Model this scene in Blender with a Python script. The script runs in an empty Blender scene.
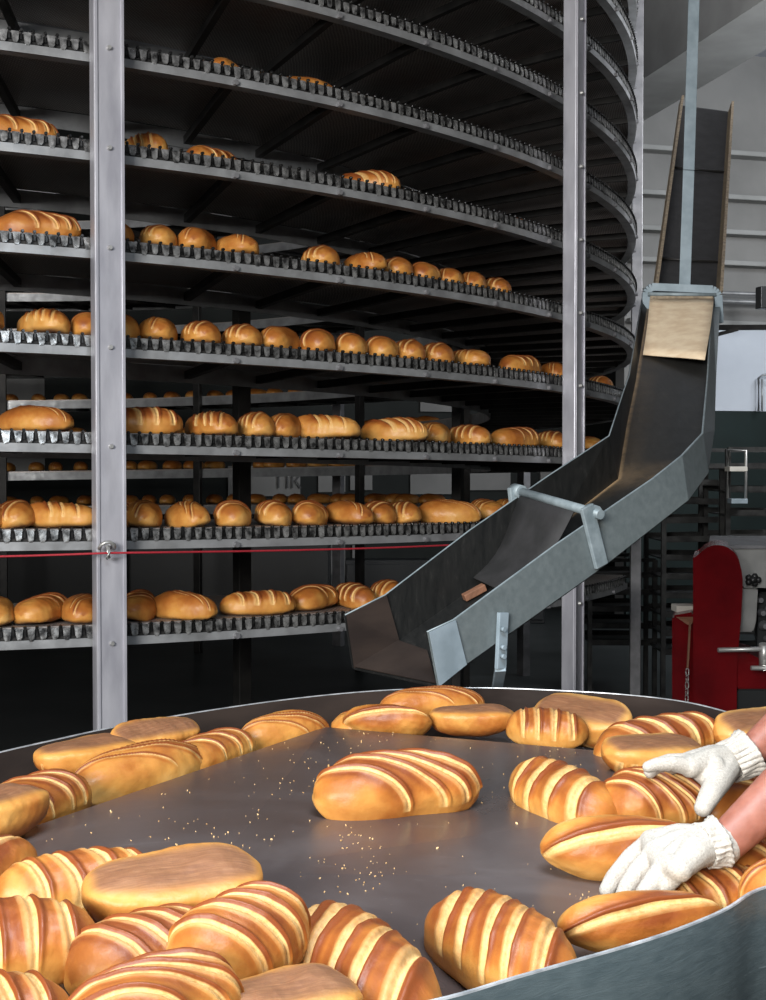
import bpy, bmesh, math, random
from mathutils import Vector, Matrix, Euler, noise
random.seed(7)
C = bpy.context.scene.collection
SC = bpy.context.scene
F, AL, CZ = 1290.0, 0.024, 1.55

# ------------------------------------------------------------------ camera maths (places taken from sight lines)
def ray(px, py):
    xr = px-383; yr = py-500
    return Vector((xr, F*math.cos(AL)-yr*math.sin(AL), -yr*math.cos(AL)-F*math.sin(AL)))
def PD(px, py, D):
    v = ray(px, py); v = v*(D/v.y); return Vector((v.x, v.y, v.z+CZ))
def PZ(px, py, zrel):
    v = ray(px, py); v = v*(zrel/v.z); return Vector((v.x, v.y, v.z+CZ))
def PP(px, py, p0, n):
    v = ray(px, py); o = Vector((0, 0, CZ)); t = (p0-o).dot(n)/v.dot(n); return o+v*t

# ------------------------------------------------------------------ materials
def nt(name):
    m = bpy.data.materials.new(name); m.use_nodes = True
    t = m.node_tree; return m, t, t.nodes['Principled BSDF']
def N(t, typ, **kw):
    n = t.nodes.new(typ)
    for k, v in kw.items(): setattr(n, k, v)
    return n
def ramp(t, fac, stops):
    r = N(t, 'ShaderNodeValToRGB'); e = r.color_ramp.elements
    while len(e) < len(stops): e.new(.5)
    for q, (p, c) in zip(e, stops):
        q.position = p; q.color = (c[0], c[1], c[2], 1) if len(c) == 3 else c
    t.links.new(fac, r.inputs[0]); return r.outputs[0]
def coords(t, scale=(1, 1, 1), kind='Object'):
    tc = N(t, 'ShaderNodeTexCoord'); mp = N(t, 'ShaderNodeMapping'); mp.inputs['Scale'].default_value = scale
    t.links.new(tc.outputs[kind], mp.inputs[0]); return mp.outputs[0]
def noise_tex(t, co, scale, detail=4, rough=.55, dist=0):
    n = N(t, 'ShaderNodeTexNoise'); n.inputs['Scale'].default_value = scale; n.inputs['Detail'].default_value = detail
    n.inputs['Roughness'].default_value = rough; n.inputs['Distortion'].default_value = dist
    t.links.new(co, n.inputs['Vector']); return n.outputs[0]
def bump(t, b, h, strength=.2, dist=.002):
    n = N(t, 'ShaderNodeBump'); n.inputs['Strength'].default_value = strength; n.inputs['Distance'].default_value = dist
    t.links.new(h, n.inputs['Height']); t.links.new(n.outputs[0], b.inputs['Normal']); return n
def mixc(t, fac, a, b):
    n = N(t, 'ShaderNodeMix', data_type='RGBA')
    if hasattr(fac, 'is_linked') or hasattr(fac, 'links'): t.links.new(fac, n.inputs[0])
    else: n.inputs[0].default_value = fac
    for s, i in ((a, 6), (b, 7)):
        if isinstance(s, tuple): n.inputs[i].default_value = (s[0], s[1], s[2], 1)
        else: t.links.new(s, n.inputs[i])
    return n.outputs[2]
def simple(name, c1, c2=None, rough=.5, metal=0, scale=8, sc=(1, 1, 1), bmp=0, detail=5, lo=.35, hi=.65, rvar=0, kind='Object'):
    m, t, b = nt(name); c2 = c2 or tuple(x*.75 for x in c1)
    co = coords(t, sc, kind); nz = noise_tex(t, co, scale, detail)
    t.links.new(ramp(t, nz, [(lo, c2), (hi, c1)]), b.inputs['Base Color'])
    b.inputs['Roughness'].default_value = rough; b.inputs['Metallic'].default_value = metal
    if rvar:
        t.links.new(ramp(t, noise_tex(t, co, scale*2.7, 6), [(.3, (rough-rvar,)*3), (.7, (rough+rvar,)*3)]), b.inputs['Roughness'])
    if bmp: bump(t, b, noise_tex(t, co, scale*6, 3), bmp)
    return m

def bread_mat():
    m, t, b = nt('baked_crust')
    at = N(t, 'ShaderNodeAttribute'); at.attribute_name = 'bake'
    sp = N(t, 'ShaderNodeSeparateColor'); t.links.new(at.outputs['Color'], sp.inputs[0])
    oi = N(t, 'ShaderNodeObjectInfo')
    ofs = N(t, 'ShaderNodeVectorMath', operation='ADD'); co = coords(t)
    sc = N(t, 'ShaderNodeVectorMath', operation='SCALE'); sc.inputs['Scale'].default_value = 9
    t.links.new(oi.outputs['Random'], sc.inputs[0]); t.links.new(co, ofs.inputs[0]); t.links.new(sc.outputs[0], ofs.inputs[1]); co = ofs.outputs[0]
    n1 = noise_tex(t, co, 16, 4, .6); n2 = noise_tex(t, co, 130, 5, .7)
    # browning: height attribute plus mottling
    ad = N(t, 'ShaderNodeMath', operation='MULTIPLY_ADD'); t.links.new(n1, ad.inputs[0]); ad.inputs[1].default_value = .62
    t.links.new(sp.outputs[2], ad.inputs[2])
    ad2 = N(t, 'ShaderNodeMath', operation='MULTIPLY_ADD'); t.links.new(oi.outputs['Random'], ad2.inputs[0]); ad2.inputs[1].default_value = .22
    t.links.new(ad.outputs[0], ad2.inputs[2])
    crust = ramp(t, ad2.outputs[0], [(.22, (.66, .38, .12)), (.44, (.57, .265, .06)), (.70, (.38, .128, .024)), (1.0, (.20, .05, .012))])
    pale = ramp(t, n2, [(.3, (.58, .32, .10)), (.5, (.74, .48, .185)), (.7, (.80, .56, .25))])
    pm0 = ramp(t, sp.outputs[0], [(.48, (0, 0, 0)), (.53, (1, 1, 1))]); ga = ramp(t, at.outputs['Alpha'], [(.15, (1, 1, 1)), (.98, (.12, .12, .12))])
    gm = N(t, 'ShaderNodeMath', operation='MULTIPLY'); t.links.new(pm0, gm.inputs[0]); t.links.new(ga, gm.inputs[1])
    gn = N(t, 'ShaderNodeMath', operation='MULTIPLY'); t.links.new(gm.outputs[0], gn.inputs[0]); t.links.new(ramp(t, n1, [(.3, (.62,)*3), (.6, (1, 1, 1))]), gn.inputs[1]); pm = gn.outputs[0]
    c = mixc(t, pm, crust, pale)
    wv = coords(t, (1, 14, 1)); fl = noise_tex(t, wv, 22, 6, .7)
    flat = ramp(t, fl, [(.3, (.15, .062, .03)), (.52, (.225, .10, .046)), (.72, (.30, .15, .072))])
    c = mixc(t, sp.outputs[1], c, flat)
    t.links.new(c, b.inputs['Base Color'])
    t.links.new(mixc(t, sp.outputs[1], mixc(t, pm, (.42, .42, .42), (.65, .65, .65)), (.62, .62, .62)), b.inputs['Roughness'])
    b.inputs['Specular IOR Level'].default_value = .36
    b.inputs['Subsurface Weight'].default_value = .06; b.inputs['Subsurface Radius'].default_value = (.01, .005, .002)
    bump(t, b, noise_tex(t, co, 80, 6, .65), .42, .002)
    return m
M_BREAD = bread_mat()

def steel_deck():
    m, t, b = nt('worn_deck_steel')
    co = coords(t, (1, 1, 1)); a = noise_tex(t, co, 3.2, 5, .6, .4); s = noise_tex(t, coords(t, (1, 6, 1)), 9, 6, .7)
    fine = noise_tex(t, co, 160, 3, .8)
    c = ramp(t, a, [(.3, (.085, .062, .056)), (.55, (.12, .095, .09)), (.75, (.17, .145, .14))])
    c = mixc(t, ramp(t, s, [(.62, (0, 0, 0)), (.8, (.5, .5, .5))]), c, (.26, .24, .235))
    c = mixc(t, ramp(t, fine, [(.66, (0, 0, 0)), (.78, (.6, .6, .6))]), c, (.34, .29, .25))
    t.links.new(c, b.inputs['Base Color']); b.inputs['Metallic'].default_value = .4
    t.links.new(ramp(t, a, [(.3, (.24,)*3), (.7, (.42,)*3)]), b.inputs['Roughness'])
    bump(t, b, noise_tex(t, co, 5, 3), .12, .01)
    return m
def rim_paint():
    m, t, b = nt('scratched_grey_blue_paint')
    co = coords(t, (1, 1, 3)); a = noise_tex(t, coords(t, (2, 2, 14)), 6, 8, .75, 1.5); g = noise_tex(t, co, 40, 4)
    c = ramp(t, g, [(.3, (.06, .083, .092)), (.7, (.088, .115, .124))])
    c = mixc(t, ramp(t, a, [(.62, (0, 0, 0)), (.7, (.75, .75, .75))]), c, (.22, .27, .29))
    c = mixc(t, ramp(t, noise_tex(t, coords(t, (3, 3, 9)), 5, 7, .7, 2), [(.68, (0, 0, 0)), (.72, (1, 1, 1))]), c, (.04, .05, .055))
    t.links.new(c, b.inputs['Base Color']); b.inputs['Roughness'].default_value = .42
    bump(t, b, a, .3, .004); return m
def chute_paint():
    m, t, b = nt('grey_hammered_paint')
    co = coords(t)
    c = ramp(t, noise_tex(t, co, 60, 5), [(.3, (.115, .138, .142)), (.7, (.155, .182, .186))])
    c = mixc(t, ramp(t, noise_tex(t, co, 9, 6, .7), [(.66, (0, 0, 0)), (.72, (.8, .8, .8))]), c, (.09, .105, .11))
    t.links.new(c, b.inputs['Base Color']); b.inputs['Roughness'].default_value = .45; b.inputs['Metallic'].default_value = .15
    bump(t, b, noise_tex(t, co, 140, 2), .12, .001); return m
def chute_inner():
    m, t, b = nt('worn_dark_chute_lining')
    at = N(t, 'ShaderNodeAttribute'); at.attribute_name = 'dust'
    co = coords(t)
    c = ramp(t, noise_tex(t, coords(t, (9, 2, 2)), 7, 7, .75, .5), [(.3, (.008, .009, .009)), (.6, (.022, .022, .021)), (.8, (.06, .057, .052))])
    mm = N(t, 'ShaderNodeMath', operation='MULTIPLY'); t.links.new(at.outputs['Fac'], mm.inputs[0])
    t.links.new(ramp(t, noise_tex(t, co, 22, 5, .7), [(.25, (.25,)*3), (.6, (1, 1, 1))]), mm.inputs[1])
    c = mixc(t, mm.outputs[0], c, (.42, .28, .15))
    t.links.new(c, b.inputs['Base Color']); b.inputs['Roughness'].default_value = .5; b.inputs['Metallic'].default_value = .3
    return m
def belt_mat():
    m, t, b = nt('woven_wire_belt')
    uv = N(t, 'ShaderNodeUVMap'); br = N(t, 'ShaderNodeTexBrick')
    br.inputs['Scale'].default_value = 1; br.inputs['Brick Width'].default_value = .016; br.inputs['Row Height'].default_value = .009
    br.inputs['Mortar Size'].default_value = .0028; br.inputs['Mortar Smooth'].default_value = .4; br.offset = .5
    t.links.new(uv.outputs[0], br.inputs['Vector'])
    br.inputs['Color1'].default_value = (.012, .011, .011, 1); br.inputs['Color2'].default_value = (.045, .032, .026, 1); br.inputs['Mortar'].default_value = (.46, .43, .41, 1)
    big = noise_tex(t, coords(t), 1.7, 5, .6)
    c = mixc(t, ramp(t, big, [(.5, (0, 0, 0)), (.72, (.55, .55, .55))]), br.outputs['Color'], (.17, .08, .04))  # brown glints mixed into the belt colour
    t.links.new(c, b.inputs['Base Color']); b.inputs['Metallic'].default_value = .55; b.inputs['Roughness'].default_value = .42
    bump(t, b, br.outputs['Fac'], .8, .003); return m
def knit():
    m, t, b = nt('white_cotton_knit')
    co = coords(t); w = noise_tex(t, co, 420, 3, .8)
    t.links.new(ramp(t, w, [(.3, (.33, .30, .26)), (.6, (.52, .485, .43))]), b.inputs['Base Color'])
    b.inputs['Roughness'].default_value = .95; b.inputs['Specular IOR Level'].default_value = .1
    bump(t, b, w, .7, .002); return m

M = dict(
 deck=steel_deck(), rim=rim_paint(),
 rim_in=simple('brown_stained_steel', (.036, .025, .02), (.02, .014, .012), .85, 0, 5, sc=(1, 1, 3), rvar=.1),
 edge=simple('bare_worn_steel_edge', (.72, .74, .76), (.36, .38, .40), .38, .5, 30),
 chute=chute_paint(), lining=chute_inner(), belt=belt_mat(),
 galv=simple('brushed_post_steel', (.46, .46, .50), (.33, .33, .37), .42, .35, 14, sc=(1, 1, .25), bmp=.05, rvar=.08),
 galvdark=simple('dull_post_steel', (.24, .24, .25), (.17, .17, .18), .5, .4, 14),
 rail=simple('grey_rail_steel', (.40, .41, .42), (.26, .265, .27), .42, .5, 9, rvar=.1),
 chain=simple('oily_chain_steel', (.50, .50, .49), (.05, .05, .05), .32, .75, 34, rvar=.1, bmp=.2),
 pin=simple('polished_chain_pin', (.10, .10, .10), (.03, .03, .03), .3, .9, 60),
 bar=simple('dark_support_steel', (.04, .038, .036), (.018, .018, .018), .5, .5, 9),
 strap=simple('pale_blue_grey_paint', (.26, .32, .36), (.19, .24, .27), .5, .1, 18),
 bracket=simple('pale_bracket_paint', (.27, .32, .34), (.17, .21, .225), .5, .15, 30),
 tan=simple('floury_canvas', (.78, .64, .45), (.66, .50, .33), .85, 0, 22, bmp=.2),
 tanstrip=simple('stained_clamp_strip', (.30, .24, .16), (.16, .12, .08), .6, .1, 70),
 rubber=simple('dark_rubber_sheet', (.022, .021, .022), (.012, .012, .012), .75, 0, 20, bmp=.1),
 timber=simple('raw_wood', (.22, .10, .055), (.14, .065, .035), .7, 0, 30, sc=(1, 8, 1)),
 red=simple('glossy_red_enamel', (.16, .0035, .006), (.10, .002, .004), .22, 0, 6),
 inox=simple('stainless_sheet', (.52, .52, .50), (.40, .40, .39), .38, .6, 7, rvar=.06),
 black=simple('black_plastic', (.012, .012, .012), (.02, .02, .02), .4, 0, 20),
 cord=simple('red_cord', (.42, .02, .035), (.28, .01, .02), .7, 0, 200),
 plaster=simple('grey_plaster', (.25, .245, .235), (.19, .187, .18), .85, 0, 1.2, bmp=.05),
 whitewall=simple('pale_blue_wall', (.62, .66, .72), (.54, .58, .64), .8, 0, 1.5),
 beam=simple('beam_plaster', (.34, .34, .33), (.27, .27, .26), .9, 0, 2),
 ceil=simple('ceiling_plaster', (.40, .41, .45), (.34, .35, .39), .9, 0, 1),
 dado=simple('dark_green_enamel', (.008, .019, .018), (.005, .012, .011), .5, 0, 2),
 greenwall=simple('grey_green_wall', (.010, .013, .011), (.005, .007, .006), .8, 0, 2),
 floor=simple('dark_tiled_floor', (.05, .055, .055), (.03, .035, .035), .4, 0, 2),
 dark=simple('dark_equipment', (.012, .014, .015), (.006, .007, .008), .5, 0, 2),
 tray=simple('blackened_tray', (.04, .04, .038), (.012, .012, .012), .45, .4, 14),
 box=simple('white_carton', (.55, .53, .48), (.45, .43, .38), .8, 0, 8),
 skin=simple('skin', (.33, .13, .09), (.25, .09, .06), .5, 0, 60, bmp=.08),
 knit=knit(), cloth=simple('white_work_cotton', (.6, .6, .62), (.5, .5, .52), .9, 0, 8, bmp=.1),
 trousers=simple('dark_trousers', (.03, .035, .06), (.02, .02, .04), .9, 0, 8), hair=simple('dark_hair', (.03, .018, .01), (.015, .01, .006), .5, 0, 60),
 crumb=simple('bread_crumb', (.75, .52, .26), (.5, .28, .1), .8, 0, 60),
)
M['skin'].node_tree.nodes['Principled BSDF'].inputs['Subsurface Weight'].default_value = .15
M['skin'].node_tree.nodes['Principled BSDF'].inputs['Subsurface Radius'].default_value = (.012, .004, .002)

M['rim_in'].node_tree.nodes['Principled BSDF'].inputs['Specular IOR Level'].default_value = .2
# ------------------------------------------------------------------ mesh helpers
def link(name, bm, mats, parent=None, smooth=False, recalc=True):
    if recalc: bmesh.ops.recalc_face_normals(bm, faces=bm.faces[:])
    me = bpy.data.meshes.new(name); bm.to_mesh(me); bm.free()
    if not isinstance(mats, (list, tuple)): mats = [mats]
    for m in mats: me.materials.append(m)
    if smooth: me.polygons.foreach_set('use_smooth', [True]*len(me.polygons))
    o = bpy.data.objects.new(name, me); C.objects.link(o)
    if parent: o.parent = parent; o.matrix_parent_inverse = parent.matrix_basis.inverted()
    return o
def tag(o, label, cat, group=None, kind=None):
    o['label'] = label; o['category'] = cat
    if group: o['group'] = group
    if kind: o['kind'] = kind
    return o
def empty(name, loc, label, cat, group=None):
    o = bpy.data.objects.new(name, None); C.objects.link(o); o.location = loc; o.empty_display_size = .1
    return tag(o, label, cat, group)
def struct(name, bm, m):
    o = link(name, bm, m); o['kind'] = 'structure'; return o
CUBE = [(-.5, -.5, -.5), (.5, -.5, -.5), (.5, .5, -.5), (-.5, .5, -.5), (-.5, -.5, .5), (.5, -.5, .5), (.5, .5, .5), (-.5, .5, .5)]
CF = [(0, 3, 2, 1), (4, 5, 6, 7), (0, 1, 5, 4), (1, 2, 6, 5), (2, 3, 7, 6), (3, 0, 4, 7)]
def box(bm, c, s, rot=None, bev=0, mi=0):
    c = Vector(c); vs = []
    for p in CUBE:
        q = Vector((p[0]*s[0], p[1]*s[1], p[2]*s[2])); vs.append(bm.verts.new(c+(rot @ q if rot else q)))
    fs = [bm.faces.new([vs[k] for k in f]) for f in CF]
    for f in fs: f.material_index = mi
    if bev: bmesh.ops.bevel(bm, geom=list({e for f in fs for e in f.edges}), offset=bev, segments=2, affect='EDGES', profile=.5)
def frame_to(d, up=Vector((0, 0, 1))):
    d = d.normalized(); x = d.cross(up)
    if x.length < 1e-4: x = Vector((1, 0, 0))
    x.normalize(); z = x.cross(d); return Matrix((x, d, z)).transposed()     # local y = d
def beam(bm, a, b, w, h, bev=0, up=Vector((0, 0, 1)), mi=0):
    a = Vector(a); b = Vector(b); box(bm, (a+b)/2, (w, (b-a).length, h), frame_to(b-a, up), bev, mi)
def tube(bm, pts, r, seg=10, mi=0, cap=True):
    pts = [Vector(p) for p in pts]; rings = []
    rs = r if isinstance(r, (list, tuple)) else [r]*len(pts)
    ref = Vector((0, 0, 1))
    for i, p in enumerate(pts):
        d = (pts[min(i+1, len(pts)-1)]-pts[max(i-1, 0)]).normalized()
        x = d.cross(ref)
        if x.length < .05: x = d.cross(Vector((1, 0, 0)))
        x.normalize(); y = d.cross(x)
        rings.append([bm.verts.new(p+(x*math.cos(2*math.pi*k/seg)+y*math.sin(2*math.pi*k/seg))*rs[i]) for k in range(seg)])
    for a, b in zip(rings, rings[1:]):
        for k in range(seg):
            f = bm.faces.new((a[k], a[(k+1) % seg], b[(k+1) % seg], b[k])); f.material_index = mi; f.smooth = True
    if cap:
        for rr in (rings[0][::-1], rings[-1]):
            f = bm.faces.new(rr); f.material_index = mi
def plate(bm, pts, off, mi=0):
    """polygon with thickness: pts extruded by vector off"""
    a = [bm.verts.new(Vector(p)) for p in pts]; b = [bm.verts.new(Vector(p)+Vector(off)) for p in pts]; n = len(a)
    bm.faces.new(a).material_index = mi; bm.faces.new(b[::-1]).material_index = mi
    for i in range(n): bm.faces.new((a[i], b[i], b[(i+1) % n], a[(i+1) % n])).material_index = mi
def strip(bm, A, B, off, mi=0, dust=None):
    """thick sheet between polylines A and B"""
    off = Vector(off); n = len(A)
    va = [bm.verts.new(p) for p in A]; vb = [bm.verts.new(p) for p in B]
    wa = [bm.verts.new(p+off) for p in A]; wb = [bm.verts.new(p+off) for p in B]
    for i in range(n-1):
        for q in ((va[i], va[i+1], vb[i+1], vb[i]), (wa[i], wb[i], wb[i+1], wa[i+1]), (va[i], wa[i], wa[i+1], va[i+1]), (vb[i], vb[i+1], wb[i+1], wb[i])):
            bm.faces.new(q).material_index = mi
    bm.faces.new((va[0], vb[0], wb[0], wa[0])).material_index = mi; bm.faces.new((va[-1], wa[-1], wb[-1], vb[-1])).material_index = mi
def sstep(a, b, x):
    t = max(0, min(1, (x-a)/(b-a))); return t*t*(3-2*t)

# ================================================================== THE SPIRAL CONVEYOR
TX, TY, TZ, TP, R1, R0 = -2.668, 7.778, 1.599+CZ, .3054, 4.1, 3.30
def hz(th, k):                      # height of the rail's lower edge, th in radians
    return TZ-TP*(k+th/(2*math.pi))
def pol(th, r, z): return Vector((TX+r*math.sin(th), TY-r*math.cos(th), z))
spiral = empty('spiral_conveyor', (TX, TY, 0), 'tall spiral cooling conveyor of dark wire belt tiers carrying loaves, filling the left', 'spiral conveyor')
def helix_strip(name, prof, mat, th0, th1, step, mi=None, smooth=False, uv=False):
    """sweep a closed/open profile [(r, dz)] along the spiral; th counts turns continuously (radians)"""
    bm = bmesh.new(); ul = bm.loops.layers.uv.new('UVMap') if uv else None
    n = int((th1-th0)/step); rows = []
    for i in range(n+1):
        th = th0+(th1-th0)*i/n; z = TZ-TP*th/(2*math.pi)
        rows.append([bm.verts.new(pol(th, r, z+dz)) for r, dz in prof])
    for i in range(n):
        for j in range(len(prof)-1):
            f = bm.faces.new((rows[i][j], rows[i+1][j], rows[i+1][j+1], rows[i][j+1])); f.smooth = smooth
            if uv:
                for l, (ii, jj) in zip(f.loops, ((i, j), (i+1, j), (i+1, j+1), (i, j+1))):
                    l[ul].uv = ((th0+(th1-th0)*ii/n)*3.7, prof[jj][0])
    return link(name, bm, mat, spiral)
T2 = 2*math.pi
TH0, TH1 = -4*T2-.3, 7*T2+1.25
BZ = .066                             # belt surface above the rail edge
ST = math.radians(1.5)
helix_strip('wire_belt', [(R0+.02, BZ-.012), (R1-.015, BZ-.012), (R1-.015, BZ), (R0+.02, BZ), (R0+.02, BZ-.012)], M['belt'], TH0, TH1, ST, uv=True)
helix_strip('outer_rail', [(R1+.008, 0), (R1+.008, .027), (R1+.002, .027), (R1+.002, .004), (R1-.035, .004), (R1-.035, 0), (R1+.008, 0)], M['rail'], TH0, TH1, ST)
helix_strip('inner_rail', [(R0+.004, -.01), (R0+.004, .055), (R0-.004, .055), (R0-.004, -.01), (R0+.004, -.01)], M['rail'], TH0, TH1, ST)
# guide strips carrying the chain
helix_strip('chain_guide', [(R1-.002, .027), (R1-.002, .060), (R1-.012, .060), (R1-.012, .027), (R1-.002, .027)], M['bar'], TH0, TH1, ST)
# chain links, pins and belt rods along the arc that faces the room
bm = bmesh.new(); bp = bmesh.new(); br_ = bmesh.new()
dth = .036/R1
for k in range(-4, 8):
    th = math.radians(8)
    top = math.radians(102 if k < 7 else 70)
    i = 0
    while th < top:
        z = hz(th, k); rot = Matrix.Rotation(th, 3, 'Z'); w = .0245+.002*math.sin(i*1.7)
        ztop = .0635; zb = .027+.003*math.sin(i*2.3+k)
        # link plate: tapered tongue
        x0, x1 = -w/2, w/2; yo = -.011
        pts = [(x0, ztop), (x1, ztop), (x1*.8, zb+.008), (x1*.45, zb), (x0*.45, zb), (x0*.8, zb+.008)]
        base = pol(th, R1, z)
        a = [base+rot @ Vector((px, -.004-.004*((q > 1)), pz)) for q, (px, pz) in enumerate(pts)]
        plate(bm, a, rot @ Vector((0, -.0035, 0)))
        # pin head + hook
        c = base+rot @ Vector((.018, -.012, .0665))
        tube(bp, [c+rot @ Vector((0, .005, 0)), c-rot @ Vector((0, .005, 0))], [.0062, .0045], 7)
        box(bp, base+rot @ Vector((.018, -.007, .052)), (.006, .006, .026), rot)
        # cross rod of belt
        beam(br_, pol(th+.0044, R1-.005, z+.060), pol(th+.0044, R0+.02, z+.060), .006, .008)
        th += dth; i += 1
link('edge_chain', bm, M['chain'], spiral); link('chain_pins', bp, M['pin'], spiral); link('belt_rods', br_, M['tray'], spiral)
# support bars: skewed spokes below the belt
bars = []
for k in range(-4, 8):
    for j in range(63):
        thd = 32.03+5.714*(j-31)
        if k == 7 and thd > 72: continue
        bars.append((k, thd))
bars.sort(key=lambda q: (abs(q[1]-45) > 42, abs(q[0]-1.5)*6+abs(q[1]-35)))
rest = bmesh.new()
for n_, (k, thd) in enumerate(bars):
    th = math.radians(thd); b = bmesh.new() if n_ < 96 else rest
    z = hz(th, k)
    beam(b, pol(th, R1-.03, z+.018), pol(th+math.radians(3.1), R0, z+.018), .026, .03)
    if n_ < 96: link('support_bar', b, M['bar'], spiral)
o = link('support_bars', rest, M['bar'], spiral); o['kind'] = 'stuff'
bb = bmesh.new(); nb = 0
for k in (1, 2, 3, 4, 5, 6, 0, 7, -1, -2, -3, -4):
    for j in range(-4, 12):
        thd = 32.03+5.714*j
        if thd > 100 or (k == 7 and thd > 70): continue
        own = nb < 96 and 12 < thd < 72; th = math.radians(thd); z = hz(th, k); rot = Matrix.Rotation(th, 3, 'Z'); b = bmesh.new() if own else bb
        r = bmesh.ops.create_cone(b, cap_ends=True, segments=8, radius1=.011, radius2=.009, depth=.014)
        bmesh.ops.transform(b, matrix=Matrix.Translation(pol(th, R1+.014, z+.009)) @ (rot @ Matrix.Rotation(math.pi/2, 3, 'X')).to_4x4(), verts=r['verts'])
        if own: link('rail_bolt', b, M['galvdark'], spiral); nb += 1
o = link('rail_bolts', bb, M['galvdark'], spiral); o['kind'] = 'stuff'
# upright posts, every 30 degrees outside and inside
def post(th, r, w, d, mat, label=None, top=6.2):
    bm = bmesh.new(); rot = Matrix.Rotation(th, 3, 'Z'); base = pol(th, r, 0)
    if label: # box section with a raised lip at each flange
        box(bm, base+Vector((0, 0, top/2)), (w, d, top), rot, .004)
        for s in (-1, 1): box(bm, base+rot @ Vector((s*(w/2-.006), -d/2-.003, top/2)), (.010, .006, top), rot, .001)
        box(bm, base+Vector((0, 0, .006)), (w*1.9, d*2.2, .012), rot)
    else: box(bm, base+Vector((0, 0, top/2)), (w, d, top), rot, .003)
    o = link('upright_post', bm, mat, spiral)
    if label: o['label'] = label
    return o
pa = post(math.radians(25.75), 4.175, .094, .06, M['galv'], 'broad bare steel post nearest the table, bolted at each tier')
pb = post(math.radians(56.1), 4.18, .088, .06, M['galv'], 'bare steel post behind the chute with lit corner edge')
pc = post(math.radians(86.5), 4.15, .042, .06, M['galvdark'])
for d in (-4.4, 117, 147, 177, 207, 237, 267, 297, 327): post(math.radians(d), 4.18, .09, .06, M['galvdark'])
for d in range(10, 370, 30): post(math.radians(d), R0-.05, .06, .05, M['bar'])
for thd, r, po in ((25.75, 4.175, pa), (56.1, 4.18, pb)):
    th = math.radians(thd); rot = Matrix.Rotation(th, 3, 'Z')
    for k in range(-4, 8):
        bm = bmesh.new(); rr = bmesh.ops.create_cone(bm, cap_ends=True, segments=12, radius1=.009, radius2=.006, depth=.014)
        bmesh.ops.transform(bm, matrix=Matrix.Translation(pol(th, r+.035, hz(th, k)+.02)) @ (rot @ Matrix.Rotation(math.pi/2, 3, 'X')).to_4x4(), verts=rr['verts'])
        link('bolt', bm, M['inox'], po)
# red cord with its clip on the near post
cp = PD(108.5, 553, 3.93); cord0 = PD(-120, 557.5, 3.92); cord2 = PD(575, 538.5, 5.34)
bm = bmesh.new(); tube(bm, [cord0+(cp-cord0)*t/6+Vector((0, 0, -.004*math.sin(math.pi*t/6))) for t in range(7)]+[cp+(cord2-cp)*t/9+Vector((0, 0, -.012*math.sin(math.pi*t/9))) for t in range(1, 10)], .0034, 8)
tag(link('cord', bm, M['cord']), 'taut red cord strung across the lower tiers past the near post', 'cord')
bm = bmesh.new(); th = math.radians(25.75); rot = Matrix.Rotation(th, 3, 'Z')
tube(bm, [cp+rot @ Vector((x, 0.016-y, z)) for x, y, z in ((-.024, -.006, .012), (-.02, .004, .024), (-.008, .008, .032), (.008, .008, .032), (.02, .004, .024), (.024, -.006, .012))], .006, 8)
tube(bm, [cp+rot @ Vector((0, .02-y, z)) for y, z in ((-.01, .02), (.012, .018), (.024, .004), (.022, -.012), (.006, -.016))], .006, 8)
o = link('cord_clip', bm, M['inox'], spiral)

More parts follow.
